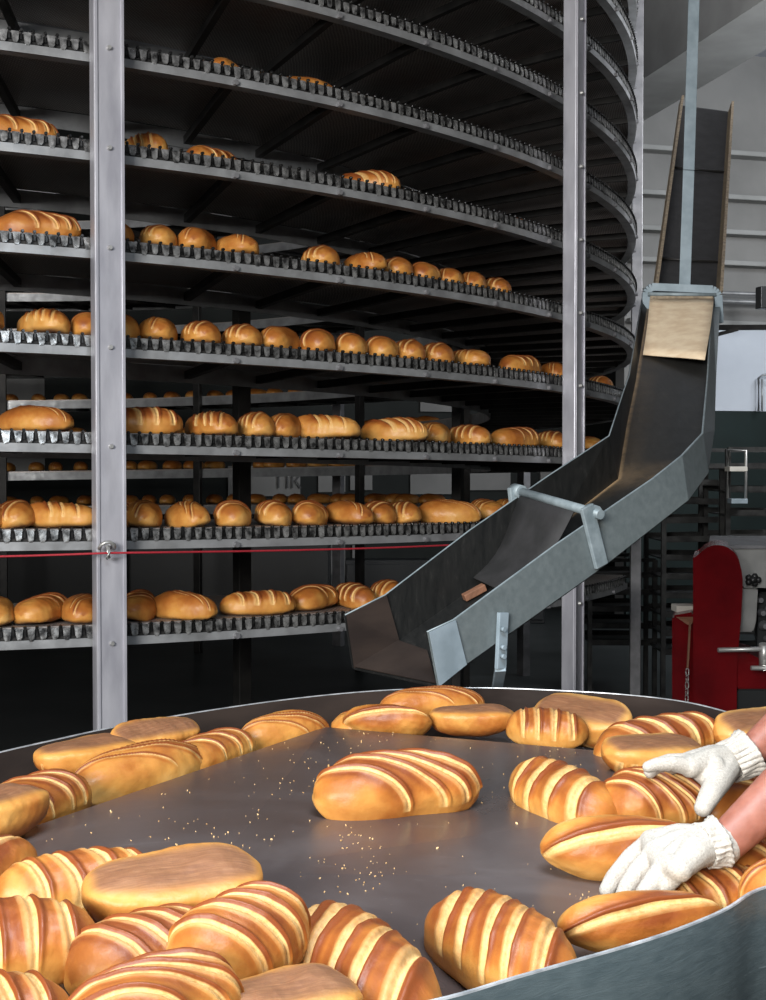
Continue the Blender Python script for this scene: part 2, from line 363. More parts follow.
# ================================================================== LOAVES
import numpy as np
def fnoise(x, y, z, seed, octs, base):
    """smooth random field from a few sine waves per octave"""
    r = np.random.RandomState(seed); out = np.zeros_like(x)
    for o_ in range(octs):
        k = base*1.9**o_
        for _ in range(6):
            v = r.normal(size=3); v *= k/np.linalg.norm(v); out += np.sin(v[0]*x+v[1]*y+v[2]*z+r.uniform(0, 6.28))*(.6**o_)/3
    return out
def ss(a, b, x):
    t = np.clip((x-a)/(b-a), 0, 1); return t*t*(3-2*t)
def loaf_mesh(name, seed, ang, n, sp, w, curve=0.0, W=.060, HT=.050, HB=.030, L=.125, lip=.0036, fat=0, ext=.085, brn=0):
    rnd = random.Random(seed); nu, nv = 230, 180
    U = -np.cos(np.pi*np.arange(nu+1)/nu); U[0] = -.99999; U[-1] = .99999
    PH = 2*np.pi*np.arange(nv)/nv; u, ph = np.meshgrid(U, PH, indexing='ij'); au = np.abs(u)
    c, s_ = np.cos(ph), np.sin(ph)
    r = np.maximum(0, 1-au**2.8)**.5*(1+fat*u); rh = np.maximum(0, 1-au**3.2)**.47
    y = W*r*np.sign(c)*np.abs(c)**.9+.004*np.sin(u*2.2+seed*2)
    z = np.where(s_ >= 0, HT*rh*np.abs(s_)**.92, -HB*rh**.75*np.abs(s_)**.42)
    x = L*u+.006*np.sin(u*2+seed)*(1-au)
    nx, ny, nz_ = u*.3, y/W, z/HT; ln = np.sqrt(nx*nx+ny*ny+nz_*nz_)+1e-6; nx, ny, nz_ = nx/ln, ny/ln, nz_/ln
    N1 = fnoise(x, y, z, seed, 2, 30)*.0034+fnoise(x, y, z, seed+50, 3, 90)*.0010
    top = ss(-.05, .35, s_)
    a = math.radians(ang); ca, sa = math.cos(a), math.sin(a)
    field = np.full_like(x, -.02); gr = np.zeros_like(x); dz = np.zeros_like(x); near = np.zeros_like(x)
    wav = fnoise(x, y, z, seed+9, 2, 50)*.0013
    for j in range(n):
        s0 = (j-(n-1)/2)*sp+sp*rnd.uniform(-.13, .13); ww = w*rnd.uniform(.72, 1.25); tm = ext*rnd.uniform(.74, 1.08)*.5/max(.5, sa)
        xc = s0/sa; t = (x-xc)*ca+y*sa-rnd.uniform(-.006, .006); tt = np.clip(t/tm, -1, 1)
        ds = x*sa-y*ca-s0-curve*tt**2*.02-wav; q = np.sqrt(np.maximum(0, 1-np.abs(tt)**3)); hw = ww*.5*(.15+.85*q)
        ins = (np.abs(t) < tm*1.02)
        f = np.minimum(np.minimum(ds+hw, hw*.95-ds), (tm-np.abs(t))*.5)
        f = np.where(top > .02, np.minimum(f, (top-.1)*.02), -.02); d = ds/hw; gr = np.where(f > field, np.clip((d+1)/2, 0, 1), gr); field = np.maximum(field, f)
        dz += np.where(ins, q*(-.0034*np.exp(-((d+.55)/.5)**2)+lip*np.exp(-((d+1.45)/.5)**2)+.0016*np.exp(-((d-.35)/.5)**2)), 0)
        near = np.maximum(near, np.where(ins, q*np.where(d < 0, np.exp(-(np.maximum(0, -d-1)/1.5)**2), .35*np.exp(-((d-1.6)/.9)**2)), 0))
    dsp = N1+dz*top; x, y, z = x+nx*dsp, y+ny*dsp, z+nz_*dsp
    bot = ss(.55, .95, -s_)*ss(.02, .2, 1-au)
    brown = .06+.25*ss(.1, 1, s_)+.52*near*ss(.1, .7, s_)+.10*fnoise(x, y, z, seed+70, 2, 45)-.10*ss(0, .7, -s_)+brn
    z -= (z.max()+z.min())/2
    me = bpy.data.meshes.new(name); V_ = np.stack([x, y, z], -1)
    mid = V_[1:-1].reshape(-1, 3); p0, p1 = V_[0].mean(0), V_[-1].mean(0); verts = np.vstack([mid, p0, p1]).tolist(); nm = len(mid)
    fs = []
    for i in range(nu-2):
        for j in range(nv):
            k = (j+1) % nv; fs.append((i*nv+j, i*nv+k, (i+1)*nv+k, (i+1)*nv+j))
    for j in range(nv):
        k = (j+1) % nv; fs.append((nm, k, j)); fs.append(((nu-2)*nv+j, (nu-2)*nv+k, nm+1))
    me.from_pydata(verts, [], fs)
    col = np.stack([np.clip(.5+field*50, 0, 1), bot, np.clip(brown, 0, 1), gr], -1); cm = col[1:-1].reshape(-1, 4)
    cm = np.vstack([cm, [0, 0, .3, 1], [0, 0, .3, 1]])
    at = me.color_attributes.new('bake', 'FLOAT_COLOR', 'POINT'); at.data.foreach_set('color', cm.ravel())
    me.polygons.foreach_set('use_smooth', [True]*len(me.polygons)); me.materials.append(M_BREAD); me.update()
    bm = bmesh.new(); bm.from_mesh(me); bmesh.ops.recalc_face_normals(bm, faces=bm.faces[:]); bm.to_mesh(me); bm.free()
    return me
LM = {
 'A': loaf_mesh('loaf_long_slashes', 1, -36, 4, .027, .0160, .5, ext=.122, lip=.0046),
 'B': loaf_mesh('loaf_cross_slashes', 2, -64, 4, .043, .0175, .25, W=.058, ext=.10, lip=.0044),
 'C': loaf_mesh('loaf_wide_slashes', 3, -50, 5, .033, .0165, .45, W=.064, fat=.04, ext=.115, lip=.003),
 'D': loaf_mesh('loaf_soft_slashes', 4, -24, 3, .020, .0075, .6, W=.062, lip=.003, ext=.11, brn=-.03),
 'E': loaf_mesh('loaf_steep_slashes', 5, -74, 4, .047, .0190, .3, W=.058, ext=.10),
 'F': loaf_mesh('loaf_few_slashes', 6, -52, 3, .040, .0125, .35, W=.061, fat=-.05, ext=.095),
 'G': loaf_mesh('loaf_split_side', 8, 6, 1, .024, .019, .5, W=.056, lip=.0045, HT=.052, ext=.16, brn=-.06),
}
# table loaf: end pixels, centre height below camera, roll, mesh, label
def loaf(name, p1, p2, roll, var, sx=None, h=1.0, w=1.0):
    d = p2-p1; ln = d.length
    o = bpy.data.objects.new(name, LM[var]); C.objects.link(o)
    x = d.normalized(); y = Vector((0, 0, 1)).cross(x).normalized(); z = x.cross(y)
    R = Matrix((x, y, z)).transposed() @ Matrix.Rotation(math.radians(roll), 3, 'X')
    s = sx if sx else ln/.25
    o.matrix_world = Matrix.Translation((p1+p2)/2) @ R.to_4x4() @ Matrix.Diagonal((s, w, h, 1))
    return o, ln
TL = []   # (x1,y1,z1, x2,y2,z2, roll, var, label, w, h)
def tl(*a, w=1.0, h=1.0, roll=0): TL.append((a, w, h, roll))
ch = -.470   # centre height of a loaf lying in the outer channel
tl(34, 766, ch, 137, 750, ch, 'D', 'upside-down loaf with flat brown base up, lying near the far left rim', roll=184, w=.95, h=.9)
tl(110, 749, ch+.008, 194, 733, ch+.008, 'F', 'upside-down loaf leaning up against the far rim, left of the bare post foot', roll=206, w=.78)
tl(74, 787, -.468, 201, 754, -.468, 'D', 'long golden loaf in front of the two upside-down ones by the left rim', roll=14, w=.74, h=.9)
tl(-30, 818, -.462, 85, 786, -.462, 'F', 'rounded golden loaf at the left frame edge, its end pointing right', roll=8)
tl(-60, 833, -.44, 42, 803, -.44, 'D', 'upside-down loaf cut by the left frame edge, atop its golden neighbour', roll=180)
tl(-70, 893, -.44, 30, 853, -.44, 'G', 'pale loaf end poking in at the left frame edge below the upside-down one', roll=20, w=.8)
tl(160, 765, ch, 250, 740, ch, 'F', 'half-hidden slashed loaf between the long one and the split one by the rim', w=.8, h=.85)
tl(242, 739, ch, 327, 724, ch, 'D', 'small loaf with two curved splits at the corner crease of the deck', roll=28, w=.8)
tl(332, 727, ch, 405, 719, ch, 'F', 'loaf almost hidden behind the row under the chute mouth')
tl(380, 706, -.442, 485, 699, -.442, 'D', 'pale loaf highest of the heap directly below the chute mouth', roll=16, w=.68, h=.8)
tl(342, 719, ch+.018, 432, 720, ch+.018, 'G', 'loaf on its side, left front one of the heap under the chute', roll=55, w=.66)
tl(428, 721, ch+.008, 516, 721, ch+.008, 'D', 'upside-down loaf in the heap under the chute, flat base just showing', roll=186, w=.8, h=.85)
tl(506, 724, ch+.010, 588, 729, ch+.010, 'E', 'short loaf with deep slashes right of the heap under the chute', roll=14, w=.92)
tl(538, 716, ch+.004, 633, 730, ch+.004, 'C', 'large upside-down loaf with tilted brown base by the far rim', roll=206, w=.95)
tl(598, 750, -.458, 718, 726, -.440, 'B', 'ridged golden loaf lying on others along the far right rim', roll=18, w=.72, h=.9)
tl(606, 762, -.452, 698, 754, -.458, 'C', 'upside-down loaf under the fingertips of the far glove', roll=192, w=.92, h=.9)
tl(655, 748, -.485, 742, 738, -.485, 'F', 'loaf squeezed beneath the ridged golden one at the right', roll=0, w=.8)
tl(718, 742, -.455, 800, 729, -.455, 'C', 'upside-down loaf behind the bare forearm at the right edge', roll=204, w=.85)
tl(515, 776, -.440, 612, 812, -.440, 'E', 'golden loaf with bold pale slashes right of the lone centre one', roll=16, w=.9)
tl(600, 798, -.430, 706, 796, -.430, 'A', 'big golden loaf gripped beneath the far glove', roll=26, w=1.0, h=1.0)
tl(700, 812, -.455, 795, 784, -.455, 'A', 'slashed loaf between the two arms at the right edge', roll=10, w=.85)
tl(541, 847, -.432, 706, 842, -.432, 'G', 'long loaf on its side showing a pale split, behind the near glove', roll=52, w=.78, h=.86)
tl(690, 868, -.430, 815, 838, -.430, 'A', 'slashed loaf below the near forearm at the right edge', roll=30, w=.8)
tl(644, 903, -.450, 766, 884, -.450, 'E', 'slashed loaf under the near gloved hand against the near guard', roll=10, w=.88, h=.9)
tl(561, 928, -.438, 722, 909, -.438, 'G', 'long loaf on its side with pale split, tight to the near guard', roll=55, w=.66, h=.8)
tl(752, 895, -.430, 850, 872, -.430, 'D', 'tip of a loaf just entering at the right edge above the guard')
tl(446, 906, -.445, 562, 985, -.445, 'C', 'lone loaf with bold cream slashes standing at the near guard', roll=8, w=.84, h=.95)
tl(308, 922, -.440, 414, 1036, -.440, 'C', 'slashed loaf at the bottom centre, cut by the frame edge', roll=10, w=.8, h=.95)
tl(190, 972, -.402, 288, 902, -.390, 'B', 'plump shiny loaf on top of the front heap', roll=24, w=1.0, h=1.05)
tl(80, 903, -.412, 264, 882, -.412, 'D', 'large upside-down loaf with dusty brown base across the front heap', roll=196, w=1.0, h=.95)
tl(-8, 896, -.432, 158, 868, -.432, 'E', 'slashed loaf behind the big upside-down one in the left heap', roll=12, w=.86)
tl(-78, 944, -.415, 97, 930, -.415, 'E', 'broad golden loaf at the left edge in the middle of the heap', roll=14, w=1.05)
tl(76, 974, -.428, 205, 926, -.428, 'B', 'slashed loaf wedged under the plump shiny one', roll=8)
tl(72, 1050, -.400, 222, 972, -.400, 'A', 'loaf with long curved slashes in front of the plump shiny one', roll=6, w=1.05)
tl(-110, 1030, -.405, 72, 1008, -.405, 'B', 'slashed loaf in the bottom left corner', roll=8)
tl(200, 1035, -.432, 362, 1008, -.432, 'D', 'upside-down loaf at the bottom edge under the plump shiny one', roll=180)
tl(313, 792, -.420, 478, 775, -.420, 'A', 'lone golden loaf with long slashes in the open centre of the deck', roll=24, w=.88, h=.93)
for a, w, h, roll in TL:
    x1, y1, z1, x2, y2, z2, var, lab = a
    o, ln = loaf('bread_loaf', PZ(x1, y1, z1), PZ(x2, y2, z2), roll, var, w=w, h=h)
    s = ln/.25; m2 = max(.7, min(1.06, s))**.8; o.matrix_world = o.matrix_world @ Matrix.Diagonal((1, m2, m2, 1))
    tag(o, lab, 'bread loaf', 'loaves heaped on the round table')
# loaves riding the spiral: tier -> pixel spans
ROW = {
 1: [(210, 243), (276, 336)],
 2: [(-25, 62), (112, 173), (188, 240), (331, 402), (500, 533), (546, 562)],
 3: [(-60, -8), (0, 79), (96, 132), (141, 180), (182, 214), (211, 264), (304, 338), (340, 388), (384, 408), (410, 436), (436, 460), (462, 481), (482, 509)],
 4: [(-50, 12), (13, 76), (76, 110), (104, 140), (138, 181), (181, 223), (222, 263), (262, 299), (297, 334), (332, 367), (363, 396), (392, 424), (422, 451), (447, 488), (497, 542), (540, 566), (584, 612)],
 5: [(-20, 92), (98, 187), (182, 240), (234, 277), (271, 300), (289, 361), (358, 431), (422, 446), (444, 491), (488, 541), (536, 566), (578, 600)],
 6: [(-40, 12), (-8, 38), (23, 98), (100, 128), (122, 164), (161, 214), (211, 251), (250, 295), (292, 326), (321, 376), (368, 390), (382, 421), (419, 478), (470, 502), (496, 520)],
 7: [(-32, 19), (18, 64), (62, 104), (100, 126), (124, 151), (148, 217), (213, 302), (288, 337), (329, 378), (372, 402)]}
ORD = {7: 'lowest', 6: 'second', 5: 'third', 4: 'fourth', 3: 'fifth', 2: 'sixth', 1: 'seventh'}
NTH = ['first', 'second', 'third', 'fourth', 'fifth', 'sixth', 'seventh', 'eighth', 'ninth', 'tenth', 'eleventh', 'twelfth', 'thirteenth', 'fourteenth', 'fifteenth']
def ring_at(px, r):                  # where the sight line in column px meets the circle of radius r
    m = (px-383)/F; a = 1+m*m; b = -2*(m*TX+TY); c = TX*TX+TY*TY-r*r; disc = max(0, b*b-4*a*c)
    D = (-b-math.sqrt(disc))/(2*a); return m*D, D
rnd = random.Random(11)
for k, spans in ROW.items():
    left = [s for s in spans if (s[0]+s[1])/2 < 104]; right = [s for s in spans if (s[0]+s[1])/2 >= 104]
    for side, lst in (('l', left[::-1]), ('r', right)):
        for n_, (a, b) in enumerate(lst):
            pxc = (a+b)/2; rr = R1-.075 if k > 2 else R1-.16
            X, D = ring_at(pxc, rr); wm = (b-a)*D/F*1.10
            # width .25cos+.11sin -> yaw
            best = min(range(0, 91, 3), key=lambda q: abs(.245*abs(math.cos(math.radians(q)))+.112*math.sin(math.radians(q))-.02*math.sin(math.radians(2*q))-wm))
            yaw = math.radians(best)
            if rnd.random() < .75: yaw = math.pi-yaw
            push = max(0, .118*abs(math.sin(yaw))-.05)
            X, D = ring_at(pxc, rr-push-rnd.uniform(0, .015)); th = math.atan2(X-TX, TY-D)
            z = hz(th, k)+BZ
            base = th*.5 if k < 7 else th
            s = max(.9, min(1.18, wm/.245)) if best < 10 else 1.06
            o = bpy.data.objects.new('bread_loaf', LM[rnd.choice('AADDFFBE')]); C.objects.link(o)
            hs = rnd.uniform(1.0, 1.14)
            o.matrix_world = Matrix.Translation((X, D, z+.039*hs)) @ Matrix.Rotation(yaw, 4, 'Z') @ Matrix.Rotation(math.radians(rnd.uniform(-10, 10)), 4, 'X') @ Matrix.Diagonal((s, rnd.uniform(1.0, 1.12), hs, 1))
            look = 'long broadside loaf' if best < 30 else ('slanted loaf' if best < 60 else 'end-on round loaf')
            where = '%s %s of the near post' % (NTH[n_], 'right' if side == 'r' else 'left')
            tag(o, '%s on the %s spiral tier, %s' % (look, ORD[k], where), 'bread loaf', 'loaves riding the spiral conveyor')
# far side of the spiral, seen through it in the dark
for k in (3, 4, 5, 6):
    for j in range(26):
        th = math.radians(128+j*3.1+rnd.uniform(-.5, .5)); z = hz(th, k)+BZ
        o = bpy.data.objects.new('bread_loaf', LM['D']); C.objects.link(o)
        p = pol(th, R1-.2-rnd.uniform(0, .1), z+.04); o.matrix_world = Matrix.Translation(p) @ Matrix.Rotation(th+math.pi/2+rnd.uniform(-.4, .4), 4, 'Z')
        tag(o, 'shadowed loaf on the far side of the spiral, seen between the tiers', 'bread loaf', 'shadowed loaves on the far side of the spiral')

# ================================================================== THE ROUND TABLE
ZR = -.45
far = [PZ(x, y, ZR) for x, y in ((0, 752), (60, 738.5), (113, 727), (200, 711.5), (300, 697.5), (390, 689.5), (480, 687.3), (566, 690.5), (631, 694.8), (691, 702.5), (749, 718))]
near = [PZ(x, y, -.415) for x, y in ((766, 884), (728, 906), (682, 925.6), (638, 940.5), (582, 956.5), (505, 978), (428, 1000))]
V = lambda x, y, z=ZR: Vector((x, y, CZ+z))
ctl = far+[V(.735, 2.17), V(.775, 1.98), V(.755, 1.8, -.443), V(.67, 1.58, -.432), V(.54, 1.38, -.422)]+near+[V(-.12, .93, -.415), V(-.3, .88, -.418), V(-.48, .94, -.424), V(-.62, 1.12, -.432), V(-.70, 1.40, -.442), V(-.715, 1.68), V(-.68, 1.9)]
def catmull(p, sub=6):
    out = []; n = len(p)
    for i in range(n):
        a, b, c, d = p[i-1], p[i], p[(i+1) % n], p[(i+2) % n]
        for s in range(sub):
            t = s/sub; out.append(.5*((2*b)+(c-a)*t+(2*a-5*b+4*c-d)*t*t+(3*b-a-3*c+d)*t**3))
    return out
outl = catmull(ctl)
for _ in range(3):                     # light smoothing
    outl = [(outl[i-1]+outl[i]*2+outl[(i+1) % len(outl)])/4 for i in range(len(outl))]
cen = Vector((.05, 1.75, 0))
def offs(p, i, d):
    n = len(outl); t = (outl[(i+1) % n]-outl[i-1]); nn = Vector((t.y, -t.x, 0)).normalized()
    if nn.dot(p-Vector((cen.x, cen.y, p.z))) < 0: nn = -nn
    return p+nn*d
table = empty('round_sorting_table', (cen.x, cen.y, 0), 'large round steel sorting table with grey-blue guard rim, heaped with loaves', 'table')
bm = bmesh.new(); n = len(outl)
prof = [(0, -.105, 0), (0, -.0015, 0), (.0005, 0, 1), (.0035, 0, 1), (.004, -.0015, 2), (.004, -.34, 2), (.0, -.34, 2)]
rings = [[bm.verts.new(offs(p, i, d)+Vector((0, 0, dz))) for i, p in enumerate(outl)] for d, dz, _ in prof]
for j in range(len(prof)-1):
    mi = (0, 1, 1, 1, 2, 2)[j]
    for i in range(n):
        f = bm.faces.new((rings[j][i], rings[j][(i+1) % n], rings[j+1][(i+1) % n], rings[j+1][i])); f.material_index = mi; f.smooth = j in (0, 4)
o = link('guard_rim', bm, [M['rim_in'], M['edge'], M['rim']], table, recalc=False)
o['label'] = 'upright guard rim, grey-blue outside and brown stained inside'
zf = CZ-.512                       # channel floor
bm = bmesh.new(); vs = [bm.verts.new(Vector((p.x, p.y, zf))) for p in (offs(q, i, -.0005) for i, q in enumerate(outl))]
cv = bm.verts.new((cen.x, cen.y, zf))
for i in range(n): bm.faces.new((vs[i], vs[(i+1) % n], cv))
low = [bm.verts.new(v.co-Vector((0, 0, .02))) for v in vs]
for i in range(n): bm.faces.new((vs[i], low[i], low[(i+1) % n], vs[(i+1) % n]))
bm.faces.new(low)
link('channel_floor', bm, M['deck'], table)
# folded deck: low pyramid of sheet panels
apex = Vector((-.19, 1.42, CZ-.447))
cor = [PZ(325, 727, -.468), PZ(602, 751, -.468), Vector((.58, 1.88, CZ-.475)), Vector((.52, 1.50, CZ-.482)), Vector((.30, 1.22, CZ-.488)), Vector((.03, 1.05, CZ-.49)), Vector((-.28, .97, CZ-.49)), Vector((-.56, 1.17, CZ-.488)), PZ(-12, 842, -.472)]
bm = bmesh.new(); vs = [bm.verts.new(p) for p in cor]; av = bm.verts.new(apex); lo = [bm.verts.new(Vector((p.x, p.y, zf-.004))) for p in cor]
for i in range(len(cor)):
    j = (i+1) % len(cor); bm.faces.new((vs[i], vs[j], av)); bm.faces.new((vs[i], lo[i], lo[j], vs[j]))
bm.faces.new(lo)
link('folded_deck', bm, M['deck'], table)
bm = bmesh.new()
bmesh.ops.create_cone(bm, cap_ends=True, segments=48, radius1=.34, radius2=.30, depth=.95, matrix=Matrix.Translation((cen.x, cen.y, .475)))
link('pedestal', bm, M['rim'], table)
for k in range(6):
    a = k*math.pi/3+.4; bm = bmesh.new(); p = Vector((cen.x+.5*math.cos(a), cen.y+.5*math.sin(a), 0))
    box(bm, p+Vector((0, 0, .505)), (.05, .05, 1.01), None, .004); box(bm, p+Vector((0, 0, .006)), (.1, .1, .012)); link('leg', bm, M['rim'], table)
# crumbs
def deck_z(x, y):
    P = Vector((x, y, 0)); A = Vector((apex.x, apex.y, 0))
    for i in range(len(cor)):
        j = (i+1) % len(cor); a = Vector((cor[i].x, cor[i].y, 0)); b = Vector((cor[j].x, cor[j].y, 0))
        d = (a-A).cross(b-A).z; 
        if abs(d) < 1e-9: continue
        u = (P-A).cross(b-A).z/d; v = (a-A).cross(P-A).z/d
        if u >= 0 and v >= 0 and u+v <= 1: return apex.z+(cor[i].z-apex.z)*u+(cor[j].z-apex.z)*v
    return None
bm = bmesh.new(); cnt = 0
while cnt < 420:
    if rnd.random() < .45:
        cx_, cy_, sg = rnd.choice(((370, 725, 30), (225, 850, 40), (360, 875, 22), (300, 780, 40), (590, 890, 8), (355, 848, 14), (560, 760, 18)))
        p = PZ(rnd.gauss(cx_, sg), rnd.gauss(cy_, sg*.5), -.46)
    else: p = Vector((rnd.uniform(-.5, .55), rnd.uniform(1.1, 2.3), 0))
    z = deck_z(p.x, p.y)
    if z is None: continue
    s = rnd.uniform(.0004, .0011)*(2 if rnd.random() < .06 else 1)
    r = bmesh.ops.create_icosphere(bm, subdivisions=1, radius=s)
    bmesh.ops.transform(bm, matrix=Matrix.Translation((p.x, p.y, z+s*.5)) @ Euler((rnd.random()*3, rnd.random()*3, rnd.random()*3)).to_matrix().to_4x4() @ Matrix.Diagonal((1.6, 1, .7, 1)), verts=r['verts'])
    cnt += 1
tag(link('crumbs', bm, M['crumb']), 'scattered bread crumbs on the dark steel deck', 'crumbs', kind='stuff')

# ================================================================== THE CHUTE
chute = empty('bread_chute', (PD(430, 680, 2.6)), 'grey painted sheet steel chute bending down from upper right to the table', 'chute')
FR0 = PZ(437, 686, -.424+0)
FL0 = FR0+Vector((-.169, .23, 0))
h_ = Vector((.807, .593, 0)).normalized(); sl_ = math.radians(26)
d_ = h_*math.cos(sl_)+Vector((0, 0, math.sin(sl_))); n_f = -h_*math.sin(sl_)+Vector((0, 0, math.cos(sl_)))
c_ = Vector((.593, -.807, 0)).normalized()
fl = lambda x, y: PP(x, y, FR0, n_f)
wr = lambda x, y: PP(x, y, FR0, c_)
FLm = fl(398, 641); wl = lambda x, y: PP(x, y, FLm, c_)
FR = [FR0, wr(465, 664), wr(600, 568), wr(687, 500), PD(707, 473, 3.12), PD(713.5, 430, 3.42), PD(715, 380, 3.85), PD(720, 292, 4.78)]
TR = [wr(427, 632), wr(453, 620), wr(555, 545), wr(652, 479), PD(681, 456, 2.98), PD(702, 433.5, 3.13), PD(707, 380, 3.68), PD(712, 298, 4.70)]
FLn = [PP(353, 668, FR0, n_f), FLm, fl(480, 583), fl(560, 524), fl(618, 479), PD(627, 424, 3.58), PD(636, 380, 3.90), PD(650, 290, 4.84)]
TLn = [PD(345, 615, FLn[0].y-.03), wl(385, 595), wl(470, 530), wl(548, 476), wl(609, 436), PD(623, 393, 3.5), PD(629, 376, 3.78), PD(644, 288, 4.78)]
th_ = .004
def sub2(A, m=3):
    out = []
    for a, b in zip(A, A[1:]):
        for q in range(m): out.append(a.lerp(b, q/m))
    return out+[A[-1]]
# floor (with dust along its left corner) as a grid
bm = bmesh.new(); la = bm.verts.layers.float.new('dust'); A = sub2(FLn); B = sub2(FR); cols_ = [0, .02, .05, .12, .3, .6, 1]
rows = []
for i, (a, b) in enumerate(zip(A, B)):
    rr = []
    for t in cols_:
        v = bm.verts.new(a.lerp(b, t)); u = i/(len(A)-1)
        v[la] = (.9*(1-sstep(.0, .05, t)))*sstep(.25, .55, u)+(.10*(1-sstep(.05, .4, t)) if .5 < u < .9 else 0)+(.22 if .56 < u < .6 else 0)+0; rr.append(v)
    rows.append(rr)
for r1, r2 in zip(rows, rows[1:]):
    for j in range(len(cols_)-1): bm.faces.new((r1[j], r1[j+1], r2[j+1], r2[j]))
o = link('chute_floor', bm, M['lining'], chute); md = o.modifiers.new('s', 'SOLIDIFY'); md.thickness = .004; md.offset = -1
bm = bmesh.new(); strip(bm, FR, TR, -c_*th_ if False else c_*th_, 0)
o = link('side_wall', bm, [M['chute']], chute); o['label'] = 'grey painted near side wall of the chute'
bm = bmesh.new(); strip(bm, [p-c_*.002 for p in FR], [p-c_*.002 for p in TR], c_*.0015)
link('wall_lining', bm, M['lining'], o)
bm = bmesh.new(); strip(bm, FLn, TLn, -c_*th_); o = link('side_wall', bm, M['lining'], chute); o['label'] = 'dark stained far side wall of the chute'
# folded rims on wall tops, outlet patch, lip
for T in (TLn, TR):
    bm = bmesh.new(); tube(bm, T, .0018, 6); link('wall_rim', bm, M['bracket'], chute)
bm = bmesh.new(); pl_ = [wr(427, 632)+c_*.006, wr(453, 620)+c_*.006, wr(464, 664)+c_*.006, wr(437, 685.5)+c_*.006]
plate(bm, pl_, c_*.003); o = link('patch_plate', bm, M['strap'], chute); o['label'] = 'paler patch plate riveted at the chute mouth'
bm = bmesh.new(); plate(bm, [PP(x, y, FR0, n_f)+n_f*.003 for x, y in ((354, 668), (399, 642), (428, 652), (437, 685))], n_f*.002); o = link('mouth_plate', bm, M['inox'] if False else M['rim_in'], chute)
bm = bmesh.new(); plate(bm, [FLn[0]+c_*.004, FLn[1]+c_*.004, TLn[1]+c_*.004, TLn[0]+c_*.004], c_*.002); link('mouth_cheek', bm, M['rim_in'], chute)
# clamp rod with its two sockets
a = wl(519, 493); b = wr(592, 514)
ra = a+Vector((0, 0, .004)); rb = b+Vector((0, 0, .004)); rd = (rb-ra).normalized()
bm = bmesh.new(); tube(bm, [ra-rd*.01, rb+rd*.03], .0105, 12); o = link('clamp_rod', bm, M['bracket'], chute)
bm = bmesh.new(); beam(bm, wl(519, 515)-c_*.008, wl(516, 487)-c_*.008+Vector((0, 0, 0)), .032, .012, .002, up=c_); tube(bm, [ra-rd*.02, ra+rd*.012], .016, 12); link('rod_socket', bm, M['bracket'], chute)
bm = bmesh.new(); beam(bm, wr(583, 506)+c_*.010, wr(598, 566)+c_*.010, .036, .010, .002, up=c_); tube(bm, [rb-rd*.012, rb+rd*.014], .017, 12); link('rod_socket', bm, M['bracket'], chute)
# rubber flap hanging from the rod onto the floor
f1 = ra.lerp(rb, .04); f2 = ra.lerp(rb, .80); g1 = fl(468, 582)+n_f*.02; g2 = fl(505, 597)+n_f*.012
bm = bmesh.new(); rows = []
for i in range(9):
    t = i/8; rr = []
    for j in range(5):
        s = j/4; p = f1.lerp(f2, s).lerp(g1.lerp(g2, s), t); p -= n_f*(.030*math.sin(math.pi*t)); rr.append(bm.verts.new(p))
    rows.append(rr)
for r1, r2 in zip(rows, rows[1:]):
    for j in range(4): bm.faces.new((r1[j], r1[j+1], r2[j+1], r2[j])).smooth = True
o = link('rubber_flap', bm, M['rubber'], chute); md = o.modifiers.new('s', 'SOLIDIFY'); md.thickness = .003
bm = bmesh.new(); q = fl(476, 597)+n_f*.012; box(bm, q, (.055, .018, .016), frame_to(d_).to_3x3() @ Matrix.Rotation(1.3, 3, 'Z'), .002)
tag(link('wood_scrap', bm, M['timber']), 'small reddish brown wood scrap lying in the chute below the flap', 'wood scrap')
# leg strap of the mouth
bm = bmesh.new(); a = wr(499, 612)+c_*.012; m0 = wr(496.5, 668)+c_*.012; b = PD(495, 700, 2.80); beam(bm, a, m0, .024, .010, .001, up=c_); beam(bm, m0, b, .022, .012, .001, up=Vector((0, -1, 0)))
beam(bm, b, Vector((b.x, b.y, 0)), .022, .012, .001, up=Vector((0, -1, 0)))
for y in (628, 646, 655):
    p = wr(495, y)+c_*.02; tube(bm, [p, p+c_*.01], .005, 8)
link('support_leg', bm, M['strap'], chute)
# top frame, canvas flap, hanger
def arc(c, a0, a1, r, ex, ez, n=5): return [c+ex*r*math.cos(a0+(a1-a0)*i/n)+ez*r*math.sin(a0+(a1-a0)*i/n) for i in range(n+1)]
DF = 4.62; tlp = PD(646, 287, DF); trp = PD(718, 290, DF-.02); ex = (trp-tlp).normalized(); ez = Vector((0, 0, 1)); rad = .03
pth = [PD(646, 318, DF)]+arc(tlp+ex*rad-ez*rad, math.pi, math.pi/2, rad, ex, ez)+arc(trp-ex*rad-ez*rad, math.pi/2, 0, rad, ex, ez)+[PD(719, 322, DF-.02)]
bm = bmesh.new()
for p, q in zip(pth, pth[1:]):
    beam(bm, p-(q-p)*.05, q+(q-p)*.05, .028, .022, .001, up=Vector((0, -1, 0)))
o = link('hanger_frame', bm, M['strap'], chute)
bm = bmesh.new(); tube(bm, [PD(648, 294, DF-.02), PD(716, 295, DF-.03)], .007, 8); link('flap_rod', bm, M['bracket'], chute)
bm = bmesh.new(); nx, nz_ = 6, 8; rows = []
c00, c10, c01, c11 = PD(650, 297, DF-.03), PD(714, 297, DF-.04), PD(643, 354, 4.10), PD(705, 359, 3.92)
for i in range(nz_+1):
    t = i/nz_; rows.append([bm.verts.new(c00.lerp(c10, j/nx).lerp(c01.lerp(c11, j/nx), t)+Vector((0, -.012*math.sin(math.pi*t)+.006*math.sin(j*1.1)*t, 0))) for j in range(nx+1)])
